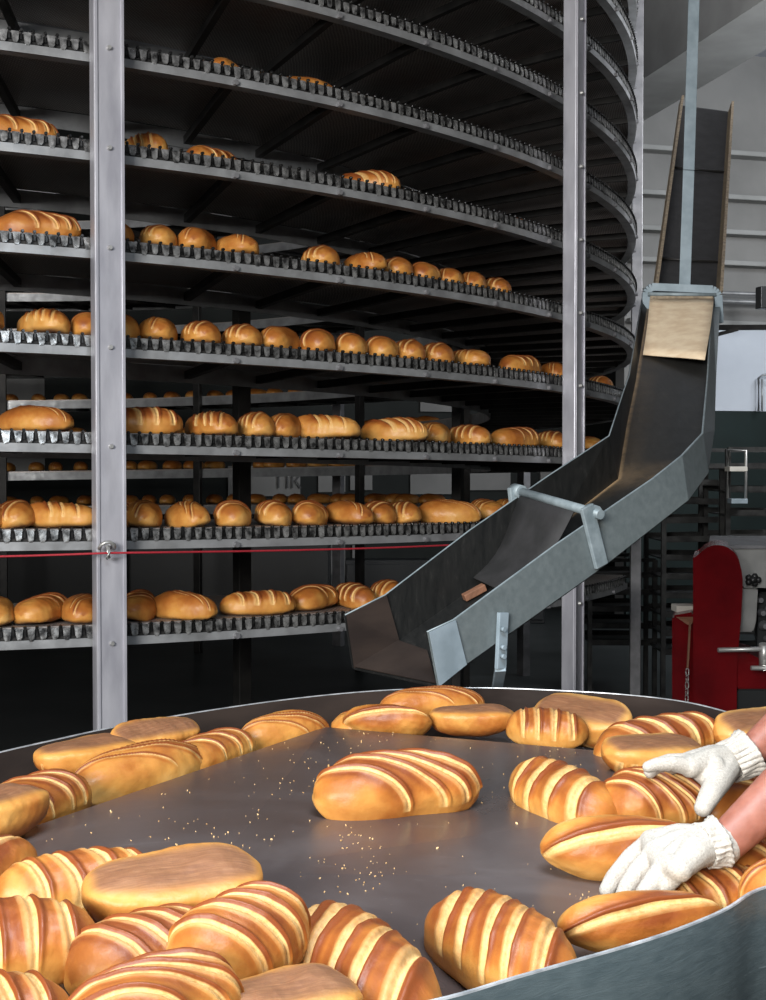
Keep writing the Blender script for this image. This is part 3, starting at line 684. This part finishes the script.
for r1, r2 in zip(rows, rows[1:]):
    for j in range(nx): bm.faces.new((r1[j], r1[j+1], r2[j+1], r2[j])).smooth = True
o = link('canvas_flap', bm, M['tan'], chute); md = o.modifiers.new('s', 'SOLIDIFY'); md.thickness = .004; o['label'] = 'cream canvas flap clamped under the top frame'
bm = bmesh.new(); beam(bm, PD(650, 301, DF-.045), PD(713, 301.5, DF-.055), .036, .006, .001, up=Vector((0, -1, 0)))
for q in range(6):
    p = PD(655+q*10.5, 301+.2*q, DF-.06); tube(bm, [p, p-Vector((0, .006, 0))], .0045, 8)
link('clamp_strip', bm, M['tanstrip'], chute)
bm = bmesh.new(); beam(bm, PD(684.5, 290, DF+.01), PD(689, 160, DF+.03), .040, .008, .001, up=Vector((0, -1, 0))); beam(bm, PD(688.7, 170, DF+.02), PD(699, -170, DF+.2), .040, .008, .001, up=Vector((0, -1, 0)))
link('hanger_strap', bm, M['strap'], chute)
# upper conveyor leading in from above
up = empty('feed_conveyor', PD(690, 280, 5.2), 'steep dark feed trough with floury edges above the chute, under the ceiling', 'feed conveyor')
a0, a1 = PD(654, 300, 4.98), PD(715, 303, 4.95); b0, b1 = PD(681, 106, 6.6), PD(728, 112, 6.6)
bm = bmesh.new(); strip(bm, [a0, b0], [a1, b1], Vector((0, .02, .01))); link('trough_floor', bm, M['rubber'], up)
for s, p, q, lab in ((-1, a0, b0, 'floury tan edge board'), (1, a1, b1, None)):
    bm = bmesh.new(); off = Vector((0, -.07, .035)); strip(bm, [p, q], [p+off, q+off], Vector((.012*s, 0, 0))); o = link('trough_side', bm, M['tanstrip'], up)
for t in (.17, .62):
    bm = bmesh.new(); tube(bm, [a0.lerp(b0, t)+Vector((0, -.005, 0)), a1.lerp(b1, t)+Vector((0, -.005, 0))], .006, 8); link('cross_tie', bm, M['bar'], up)
# ================================================================== RED MACHINE
mach = empty('dough_moulder', PD(710, 720, 4.7), 'glossy red bakery machine with stainless hopper standing behind the table, right edge', 'bakery machine')
def prism(name, pix, D0, D1, mat, parent, bev=.006, label=None):
    bm = bmesh.new(); pts = [PD(x, y, D0) for x, y in pix]; plate(bm, pts, Vector((.262*(D1-D0), D1-D0, 0)))
    if bev: bmesh.ops.bevel(bm, geom=bm.edges[:], offset=bev, segments=2, affect='EDGES')
    o = link(name, bm, mat, parent)
    if label: o['label'] = label
    return o
prism('housing', [(693, 900), (693, 556)]+[(717.5-24.5*math.cos(a), 572-27*math.sin(a)) for a in [math.pi*(.18+.64*q/12) for q in range(13)]]+[(741.5, 570), (742.7, 580), (742.5, 592), (741, 620), (738.5, 648), (737, 670), (736, 900)], 4.7, 5.05, M['red'], mach, .005, 'tall red rounded housing plate')
prism('lower_cabinet', [(672, 900), (672, 616), (694, 612), (694, 900)], 4.75, 5.1, M['red'], mach, .008)
prism('red_bracket', [(736, 689), (736, 650), (748, 653), (800, 680), (800, 689)], 4.72, 4.95, M['red'], mach, .006)
prism('hopper', [(716, 548), (860, 548), (860, 588), (742, 588), (741, 570), (730, 553)], 4.85, 5.5, M['inox'], mach, .006, 'pale stainless hopper front')
prism('hopper_chin', [(738, 588.5), (758, 588.5), (756, 622), (753, 632), (737, 632)], 4.88, 5.3, M['inox'], mach, .005)
prism('machine_base', [(737, 900), (737, 689), (850, 689), (850, 900)], 4.74, 5.4, M['dark'], mach, .006)
prism('motor_block', [(759, 592), (860, 592), (860, 650), (757, 650)], 5.0, 5.4, M['dark'], mach, .006)
prism('hopper_lid', [(708, 545.5), (860, 545.5), (860, 548.8), (722, 548.8)], 4.84, 5.55, M['galvdark'], mach, .002)
bm = bmesh.new(); tube(bm, [PD(718, 650, 4.6), PD(764, 649, 4.62), PD(820, 648, 4.62)], .0085, 10); tube(bm, [PD(764, 644, 4.62), PD(764, 668, 4.64)], .018, 12)
tube(bm, [PD(751, 668, 4.6), PD(830, 668, 4.62)], .0085, 10); tube(bm, [PD(764, 668, 4.6), PD(764, 668, 4.75)], .01, 8); tube(bm, [PD(790, 649, 4.62), PD(790, 649, 4.75)], .01, 8); link('handle_rods', bm, M['inox'], mach)
bm = bmesh.new(); kc = PD(753, 580, 4.83)
for q in range(5):
    a = q*2*math.pi/5; p = kc+Vector((math.cos(a)*.02, 0, math.sin(a)*.014)); bmesh.ops.create_icosphere(bm, subdivisions=2, radius=.013, matrix=Matrix.Translation(p))
tube(bm, [kc-Vector((0, .012, 0)), kc+Vector((0, .04, 0))], .014, 10); link('star_knob', bm, M['black'], mach, smooth=True)
bm = bmesh.new(); rndm = random.Random(5)
for q in range(7):
    p = PD(760+q*2.4, 600+(q*13) % 42, 4.97); bmesh.ops.create_cone(bm, cap_ends=True, segments=12, radius1=.012+.004*(q % 3), radius2=.01, depth=.03, matrix=Matrix.Translation(p) @ Matrix.Rotation(math.pi/2, 4, 'X'))
link('gear_studs', bm, M['galvdark'], mach)
bm = bmesh.new(); box(bm, PD(684, 608, 4.9), (.078, .09, .026), None, .003); tag(link('carton', bm, M['box']), 'small white block resting on top of the red lower cabinet', 'block')
bm = bmesh.new(); strip(bm, [PD(676, 617, 4.73), PD(694, 617, 4.73)], [PD(688, 625, 4.71), PD(692, 624, 4.71)], Vector((0, .004, 0))); beam(bm, PD(690, 622, 4.71), PD(687.5, 668, 4.70), .007, .005, up=Vector((0, -1, 0))); link('chain_tab', bm, M['timber'], mach)
bm = bmesh.new()
for q in range(7):
    c = PD(687.3-q*.15, 672+q*6.6, 4.69); L_, W_ = .012, .0055
    ring = [c+(Vector((W_*math.cos(t), 0, 0)) if q % 2 == 0 else Vector((W_*.9*math.cos(t), W_*.6*math.cos(t), 0)))+Vector((0, 0, (L_-W_)*math.copysign(1, math.sin(t))*(abs(math.sin(t)) > .3)+W_*math.sin(t))) for t in [2*math.pi*i/12 for i in range(13)]]
    tube(bm, ring, .0021, 6, cap=False)
link('hanging_chain', bm, M['inox'], mach)

# ================================================================== RACKS BEHIND
def rack(name, x0, x1, y0, yb, D, nt_, label, seed):
    r_ = random.Random(seed); e = empty(name, PD((x0+x1)/2, yb, D), label, 'tray rack', 'tray racks in the dark behind the table')
    e.location.z = 0
    P0 = PD(x0, y0, D); P1 = PD(x1, y0, D); dep = .55; top = P0.z
    for p in (P0, P1):
        for dy in (0, dep):
            bm = bmesh.new(); beam(bm, Vector((p.x, p.y+dy, 0)), Vector((p.x, p.y+dy, top)), .03, .03, up=Vector((0, -1, 0))); link('rack_post', bm, M['tray'], e)
    for dy in (0, dep): bm = bmesh.new(); beam(bm, Vector((P0.x, P0.y+dy, top)), Vector((P1.x, P1.y+dy, top)), .025, .025); link('top_rail', bm, M['tray'], e)
    for k in range(nt_):
        z = top-.12-k*(top-.35)/nt_; bm = bmesh.new(); tilt = r_.uniform(-.02, .02); w = (P1.x-P0.x)-.03; m_ = Vector(((P0.x+P1.x)/2, P0.y+dep/2, z))
        rot = Matrix.Rotation(tilt, 3, 'Y'); box(bm, m_, (w, dep-.02, .008), rot)
        box(bm, m_+rot @ Vector((0, -dep/2+.01, .018)), (w, .006, .034), rot); box(bm, m_+rot @ Vector((0, dep/2-.01, .018)), (w, .006, .034), rot)
        link('tray', bm, M['tray'], e)
    return e
rack('tray_rack', 728, 800, 449, 700, 8.0, 9, 'dark steel tray rack at the right edge behind the red machine', 1)
rack('tray_rack', 664, 722, 466, 700, 8.3, 10, 'dark tray rack seen under the bend of the chute', 2)
rack('tray_rack', 590, 655, 560, 700, 8.8, 5, 'low dark tray rack behind the right spiral posts', 3)
bm = bmesh.new(); box(bm, PD(736, 469, 7.95), (.11, .12, .03), None, .003); tag(link('carton', bm, M['box']), 'pale carton on the top tray of the right edge rack', 'carton')
bm = bmesh.new(); box(bm, PD(737, 501, 7.95), (.10, .12, .03), None, .003); tag(link('carton', bm, M['strap']), 'bluish grey carton on a middle tray of the right edge rack', 'carton')
bm = bmesh.new(); p0, p1 = PD(728, 449.5, 7.93), PD(746, 450.5, 7.93); tube(bm, [p0-Vector((0, 0, .3)), p0, p1, p1-Vector((0, 0, .3))], .009, 8); tag(link('rack_handle', bm, M['inox']), 'bright bent tube handle standing at the right edge rack top', 'handle')

# ================================================================== ROOM
ang = math.radians(14.5); ux = Vector((math.cos(ang), math.sin(ang), 0)); uy = Vector((-math.sin(ang), math.cos(ang), 0))
W0 = Vector((2.5, 12.9, 0)); rotW = Matrix.Rotation(ang, 3, 'Z')
bm = bmesh.new(); box(bm, (0, 6, -.05), (30, 26, .1)); struct('floor', bm, M['floor'])
HC = 5.75
bm = bmesh.new(); box(bm, W0+uy*.1+Vector((0, 0, HC/2))+ux*3, (6.2, .2, HC), rotW); struct('wall_back', bm, M['plaster'])
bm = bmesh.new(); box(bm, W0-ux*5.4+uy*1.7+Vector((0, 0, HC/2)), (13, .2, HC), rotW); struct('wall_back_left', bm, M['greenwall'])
bm = bmesh.new(); box(bm, W0+ux*3-uy*.035+Vector((0, 0, 1.07)), (6.2, .06, 2.13), rotW); struct('wall_dado', bm, M['dado'])
bm = bmesh.new(); box(bm, W0+ux*3.4-uy*.03+Vector((0, 0, 2.56)), (5.4, .05, .84), rotW); struct('wall_panel', bm, M['whitewall'])  # pale blue wall, its daylit brightness put into the colour
bm = bmesh.new(); box(bm, Vector((0, 6, HC+.06)), (30, 28, .12)); struct('ceiling', bm, M['ceil'])
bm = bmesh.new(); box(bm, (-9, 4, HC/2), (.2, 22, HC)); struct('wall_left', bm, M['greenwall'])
bm = bmesh.new(); box(bm, (8.6, 6, HC/2), (.2, 22, HC)); struct('wall_right', bm, M['plaster'])
# ceiling beam running towards the viewer, and wall ledges
bq = PD(640, 91, 12.2); bdir = Vector((.57, -2.2, 0)).normalized()
bm = bmesh.new(); c0 = Vector((2.55, 11.9, 0)); z0b = 5.02
beam(bm, c0-bdir*1.2+Vector((0, 0, (z0b+HC)/2)), c0+bdir*11+Vector((0, 0, (z0b+HC)/2)), .62, HC-z0b); struct('trim_1', bm, M['beam'])
for q, z in enumerate((4.72, 4.28, 3.93, 3.62, 3.02)):
    bm = bmesh.new(); box(bm, W0+ux*3-uy*.085+Vector((0, 0, z)), (6.2, .16 if q < 4 else .1, .05), rotW, .01); struct('trim_%d' % (q+2), bm, M['beam'])
bm = bmesh.new()
for z, r in ((3.30, .02), (3.22, .02)):
    tube(bm, [W0-uy*.25+ux*.6+Vector((0, 0, z)), W0-uy*.25+ux*5+Vector((0, 0, z))], r, 8)
tag(link('wall_pipes', bm, M['rail']), 'pair of thin grey pipes along the back wall above the pale panel', 'pipes')
bm = bmesh.new(); pz = PD(716, 327.5, 6.6); beam(bm, pz, Vector((8.52, 6.3, pz.z-.01)), .02, .026); beam(bm, PD(716, 335, 6.6), PD(738, 329, 6.58), .02, .018)
tag(link('steel_bracket_bar', bm, M['bar']), 'dark horizontal steel bar right of the chute top', 'bar')
bm = bmesh.new(); p0, p1 = PD(758.5, 411, 13.05), PD(758.5, 378, 13.05); tube(bm, [p0, p1, p1+Vector((.04, 0, .03)), p1+Vector((.3, 0, .03))], .012, 8); p2 = PD(762, 411, 13.05); tube(bm, [p2, PD(762, 379, 13.05)], .01, 8)
for v in bm.verts:
    if v.co.z < 2.1+.3: pass
tag(link('conduit', bm, M['rail']), 'thin bent conduit on the pale wall at the right edge', 'conduit')
bm = bmesh.new(); box(bm, PD(765, 298, 11.9), (.14, .1, .2), rotW, .005); tag(link('wall_box', bm, M['black']), 'small black box high on the wall at the right edge', 'wall box')
# dark blocks added to keep the view beneath the spiral black
bg = random.Random(3)
def dark_block(x0, x1, y0, D, depth, label, mat='dark'):
    a = PD(x0, y0, D); b = PD(x1, y0, D); e = empty('equipment_cabinet', Vector(((a.x+b.x)/2, D+depth/2, 0)), label, 'cabinet')
    bm = bmesh.new(); box(bm, ((a.x+b.x)/2, D+depth/2, a.z/2), (b.x-a.x, depth, a.z), None, .01); link('carcass', bm, M[mat], e)
    for q in range(2):
        bm = bmesh.new(); w = (b.x-a.x)/2-.03; box(bm, (a.x+(q+.5)*(b.x-a.x)/2, D-.012, a.z/2), (w, .024, a.z-.08), None, .006); d = link('door', bm, M[mat], e)
        bm = bmesh.new(); hx = a.x+(b.x-a.x)/2+(-.06 if q == 0 else .06); tube(bm, [(hx, D-.05, a.z/2-.1), (hx, D-.05, a.z/2+.1)], .01, 8); link('handle', bm, M['rail'], d)
dark_block(-120, 330, 515, 12.25, .2, 'long black cabinet behind the lowest spiral tiers, left half')
dark_block(345, 545, 560, 12.9, .3, 'black cabinet seen under the spiral beyond the chute mouth')
# pale plaster patches painting the lit gaps in the dark beyond the spiral
ngap = 1
for x0, x1, y0, y1 in ((-30, 45, 365, 480), (228, 300, 466, 496), (318, 345, 470, 492), (350, 372, 468, 490), (410, 455, 468, 494), (462, 510, 468, 490), (420, 462, 398, 412), (540, 566, 470, 520), (325, 345, 545, 592), (352, 362, 545, 600)):
    w = W0-ux*9.6+uy*1.7
    a = PP(x0, y0, w-uy*.12, uy); b = PP(x1, y1, w-uy*.12, uy); bm = bmesh.new()
    box(bm, (a+b)/2, ((b-a).dot(ux), .03, a.z-b.z), rotW); struct('window_%d' % ngap, bm, M['plaster']); ngap += 1
# letters on the sign far behind the spiral
w = W0-ux*9.6+uy*1.7; sp_ = PP(276, 488, w-uy*.16, uy)
cu = bpy.data.curves.new('sign_letters', 'FONT'); cu.body = 'ПК'; cu.size = .20; cu.extrude = .004
o = bpy.data.objects.new('sign_letters', cu); C.objects.link(o); o.matrix_world = Matrix.Translation(sp_) @ (rotW @ Matrix.Rotation(math.pi/2, 3, 'X')).to_4x4(); cu.materials.append(M['black'])
me_ = bpy.data.meshes.new_from_object(o); mw = o.matrix_world.copy(); bpy.data.objects.remove(o); o = bpy.data.objects.new('sign_letters', me_); C.objects.link(o); o.matrix_world = mw
tag(o, 'dark Cyrillic letters on the pale strip seen through the spiral', 'lettering')

# ================================================================== THE PERSON (forearms reach in from the right)
def capsule(bm, a, b, ra, rb, seg=14, flat=None):
    a = Vector(a); b = Vector(b); n_ = 5; d = (b-a); L = d.length; d.normalize(); pts = []; rs = []
    for i in range(n_+1):
        t = math.pi/2*(i/n_); pts.append(a-d*ra*math.cos(t)); rs.append(max(ra*math.sin(t), 1e-4))
    for i in range(1, 4): pts.append(a.lerp(b, i/4)); rs.append(ra+(rb-ra)*i/4)
    for i in range(n_+1):
        t = math.pi/2*(i/n_); pts.append(b+d*rb*math.sin(t)); rs.append(max(rb*math.cos(t), 1e-4))
    tube(bm, pts, rs, seg)
def chain_caps(bm, pts, rs):
    for (a, b), (ra, rb) in zip(zip(pts, pts[1:]), zip(rs, rs[1:])): capsule(bm, a, b, ra, rb)
def fuse(o, vox, sm=6, f=.5):
    md = o.modifiers.new('fuse', 'REMESH'); md.mode = 'VOXEL'; md.voxel_size = vox; md.use_smooth_shade = True
    md = o.modifiers.new('sm', 'SMOOTH'); md.iterations = sm; md.factor = f
person = empty('person', (1.12, 1.85, 0), 'person reaching in from the right with bare forearms and white cotton gloves', 'person')
# key joints (world)
LW = PD(722, 846, 1.346); LE = Vector((.585, 1.43, CZ-.225)); LS = Vector((.98, 1.62, CZ-.05))
RW = PD(752, 751, 1.683); RE = Vector((.73, 1.79, CZ-.20)); RS = Vector((1.02, 2.02, CZ-.05))
NK = Vector((1.04, 1.82, CZ+.03)); HD = Vector((.98, 1.82, CZ+.17)); PV = Vector((1.18, 1.85, .98)); CHS = Vector((1.08, 1.82, CZ-.16))
bm = bmesh.new()
chain_caps(bm, [PV, Vector((1.14, 1.84, 1.16)), CHS], [.13, .12, .13]); chain_caps(bm, [CHS, NK, HD-Vector((0, 0, .02))], [.11, .052, .05])
bmesh.ops.create_uvsphere(bm, u_segments=24, v_segments=16, radius=.1, matrix=Matrix.Translation(HD+Vector((0, 0, .03))) @ Matrix.Diagonal((.95, .78, 1.2, 1)))
capsule(bm, HD+Vector((-.095, 0, .02)), HD+Vector((-.105, 0, -.005)), .009, .014)                # nose
for s in (-1, 1):
    capsule(bm, HD+Vector((0, s*.078, .04)), HD+Vector((.004, s*.08, .005)), .014, .010)         # ears
    capsule(bm, HD+Vector((-.082, s*.03, .045)), HD+Vector((-.085, s*.02, .045)), .012, .011)
capsule(bm, HD+Vector((-.086, -.02, -.045)), HD+Vector((-.086, .02, -.045)), .009, .009)          # mouth
for S, E_, W_ in ((LS, LE, LW), (RS, RE, RW)):
    capsule(bm, CHS+Vector((0, (S.y-1.82)*.5, .06)), S, .08, .058); capsule(bm, S, E_, .052, .040)
    fm = E_.lerp(W_, .35); capsule(bm, E_, fm, .038, .036); capsule(bm, fm, W_, .035, .0212)
for s in (-1, 1):
    hp = PV+Vector((0, s*.09, -.04)); kn = Vector((1.14, 1.85+s*.11, .52)); an = Vector((1.2, 1.85+s*.12, .09))
    capsule(bm, hp, kn, .088, .058); capsule(bm, kn, an, .055, .038); capsule(bm, an-Vector((-.03, 0, .05)), an+Vector((-.14, 0, -.055)), .034, .03)
for W_, dr in ((LW, Vector((-1, 0, 0))), (RW, Vector((-1, 0, 0)))): capsule(bm, W_, W_+dr*.03, .0195, .015)
body = link('body', bm, M['skin'], person, smooth=True); fuse(body, .006, 4)
# gloves
def hand(name, parts, wrist, elbow, cuffpts, lab):
    bm = bmesh.new()
    for pts, rs in parts: chain_caps(bm, pts, rs)
    g = link(name, bm, M['knit'], person, smooth=True); g['label'] = lab; fuse(g, .0019, 2)
    a, b, ra, rb = cuffpts; d = (b-a).normalized(); x = d.cross(Vector((0, 0, 1))).normalized(); y = d.cross(x); cb = bmesh.new(); seg = 132; rings = []
    for i in range(11):
        t = i/10; r = ra+(rb-ra)*t+(.0035 if i == 10 else 0)+(.0014 if i == 9 else 0); rr = []
        for k in range(seg):
            an = 2*math.pi*k/seg; rib = .0011*math.cos(an*22)*(1 if i < 9 else .5); wob = .0014*math.sin(an*5+i*.4)
            rr.append(cb.verts.new(a.lerp(b, t)+(x*math.cos(an)*1.12+y*math.sin(an)*.92)*(r+rib+wob)+d*(.0016*math.sin(an*3) if i == 10 else 0)))
        rings.append(rr)
    for p, q in zip(rings, rings[1:]):
        for k in range(seg): cb.faces.new((p[k], p[(k+1) % seg], q[(k+1) % seg], q[k]))
    c = link('cuff', cb, M['knit'], g, smooth=True); md = c.modifiers.new('s', 'SOLIDIFY'); md.thickness = .0022; md.offset = 1
    return g
P = PD
# near (left) hand: back of the hand up, fingers hooked down over the loaf's far end
kn = [P(652, 842, 1.390), P(656, 853, 1.359), P(666, 865, 1.328), P(680, 869, 1.305)]
wr0 = P(708, 845, 1.346)
parts = [([kn[0], P(631, 858, 1.390), P(614, 878, 1.390), P(607, 890, 1.385)], [.0122, .0108, .0098, .0088]),
 ([kn[1], P(639, 870, 1.351), P(628, 886, 1.346), P(623, 897, 1.341)], [.0122, .0110, .0100, .0090]),
 ([kn[2], P(654, 881, 1.317), P(645, 893, 1.312), P(641, 900, 1.307)], [.0122, .0110, .0100, .0090]),
 ([kn[3], P(672, 880, 1.312), P(667, 886, 1.312), P(664, 890, 1.312)], [.0105, .0092, .0085, .0078]),
 ([P(690, 843, 1.380), P(668, 850, 1.414), P(650, 868, 1.419), P(642, 880, 1.419)], [.015, .013, .0115, .010])]
for k_, r_ in zip(kn, (.0138, .0145, .0138, .0125)): parts.append(([k_, k_.lerp(wr0, .5)+Vector((0, 0, .004)), wr0], [r_, .0175, .0210]))
for a_, b_ in zip(kn, kn[1:]): parts.append(([a_, b_], [.0140, .0135]))
parts.append(([wr0, P(720, 845, 1.346)], [.0225, .0235]))
hand('glove', parts, LW, LE, (P(703, 846, 1.346), P(717.5, 842, 1.350), .0245, .0255), 'white knitted glove hooked over the near slashed loaf')
# far (right) hand: fingers stretched forward over the loaf, thumb dropping towards the viewer
kn = [P(690, 767, 1.622), P(688, 763, 1.646), P(692, 761, 1.669), P(698, 760, 1.690)]
wr0 = P(731, 760, 1.674)
parts = [([kn[0], P(672, 763.5, 1.613), P(657, 764.5, 1.608), P(648, 767, 1.604)], [.0118, .0100, .0090, .0074]),
 ([kn[1], P(670, 762, 1.650), P(656, 766, 1.657), P(650, 772, 1.660)], [.0130, .0110, .0100, .0085]),
 ([kn[2], P(677, 763, 1.683), P(667, 770, 1.697), P(663, 778, 1.702)], [.0130, .0110, .0100, .0085]),
 ([kn[3], P(688, 765, 1.711), P(682, 774, 1.720), P(680, 781, 1.725)], [.0115, .0100, .0090, .0080]),
 ([P(724, 768, 1.655), P(718, 781, 1.622), P(710, 795, 1.594), P(703, 808, 1.580)], [.0205, .0170, .0138, .0112]),
 ([P(712, 768, 1.636), P(714, 783, 1.622)], [.0185, .0165]),
 ([P(700, 770, 1.632), P(712, 779, 1.625)], [.014, .015])]
for k_, r_ in zip(kn, (.0150, .0155, .0150, .0135)): parts.append(([k_, k_.lerp(wr0, .5)+Vector((0, 0, .003)), wr0], [r_*.92, .0175, .0205]))
for a_, b_ in zip(kn, kn[1:]): parts.append(([a_, b_], [.0140, .0135]))
parts.append(([wr0, P(744, 755, 1.680)], [.0235, .0245]))
hand('glove', parts, RW, RE, (P(728, 763, 1.674), P(748, 753, 1.683), .0255, .0285), 'white knitted glove gripping the far loaf, thumb towards the viewer')
# shirt, trousers, hair
bm = bmesh.new(); chain_caps(bm, [PV+Vector((0, 0, .02)), Vector((1.14, 1.84, 1.16)), CHS+Vector((0, 0, .02))], [.142, .132, .142])
for S, E_ in ((LS, LE), (RS, RE)): capsule(bm, CHS+Vector((0, (S.y-1.82)*.5, .06)), S, .09, .068); capsule(bm, S, S.lerp(E_, .45), .064, .060)
s_ = link('shirt', bm, M['cloth'], person, smooth=True); fuse(s_, .008, 3)
bm = bmesh.new(); capsule(bm, PV+Vector((0, -.03, -.03)), PV+Vector((0, .03, -.03)), .145, .145)
for s in (-1, 1): hp = PV+Vector((0, s*.09, -.04)); kn_ = Vector((1.14, 1.85+s*.11, .52)); an = Vector((1.2, 1.85+s*.12, .12)); capsule(bm, hp, kn_, .098, .072); capsule(bm, kn_, an, .07, .058)
s_ = link('trousers', bm, M['trousers'], person, smooth=True); fuse(s_, .008, 3)
bm = bmesh.new(); bmesh.ops.create_uvsphere(bm, u_segments=24, v_segments=16, radius=.107, matrix=Matrix.Translation(HD+Vector((.018, 0, .052))) @ Matrix.Diagonal((.93, .84, 1.12, 1))); link('hair', bm, M['hair'], person, smooth=True)

# ================================================================== LIGHT
def area(name, loc, target, size, size_y, power, col):
    l = bpy.data.lights.new(name, 'AREA'); l.shape = 'RECTANGLE'; l.size = size; l.size_y = size_y; l.energy = power; l.color = col
    o = bpy.data.objects.new(name, l); C.objects.link(o); o.location = loc
    o.rotation_euler = (Vector(target)-Vector(loc)).to_track_quat('-Z', 'Y').to_euler(); return o
area('window_light', (-2.4, -3.9, 3.0), (.2, 3.5, 1.5), 2.8, 1.8, 800, (1, .975, .94))  # front key light added out of frame behind the camera
area('ceiling_lamp', (.05, .85, 2.75), (.05, 1.15, 1), .9, .7, 54, (.80, .90, 1))  # overhead light added out of frame to brighten the near deck
area('wall_lamp', (4.6, 9.2, 4.4), (4.6, 12.9, 2.6), 1.6, 1.0, 75, (.86, .93, 1))  # light added out of frame for the back wall
area('rear_lamp', (3.35, 6.0, 3.4), (2.7, 11, 5.75), .8, .8, 210, (.95, .97, 1))  # light added out of frame to brighten the ceiling beside the beam
wd = bpy.data.worlds.new('w'); SC.world = wd; wd.use_nodes = True; wd.node_tree.nodes['Background'].inputs[0].default_value = (.5, .55, .62, 1); wd.node_tree.nodes['Background'].inputs[1].default_value = .02

cd = bpy.data.cameras.new('camera'); cam = bpy.data.objects.new('camera', cd); C.objects.link(cam)
cam.location = (0, 0, CZ); cam.rotation_euler = (math.pi/2-AL, 0, 0); cd.sensor_fit = 'VERTICAL'; cd.sensor_height = 36; cd.lens = 36*F/1000; cd.clip_start = .02; cd.clip_end = 100
SC.camera = cam
SC.view_settings.view_transform = 'Standard'; SC.view_settings.look = 'None'; SC.view_settings.gamma = 1; SC.view_settings.use_curve_mapping = False; SC.view_settings.exposure = 0
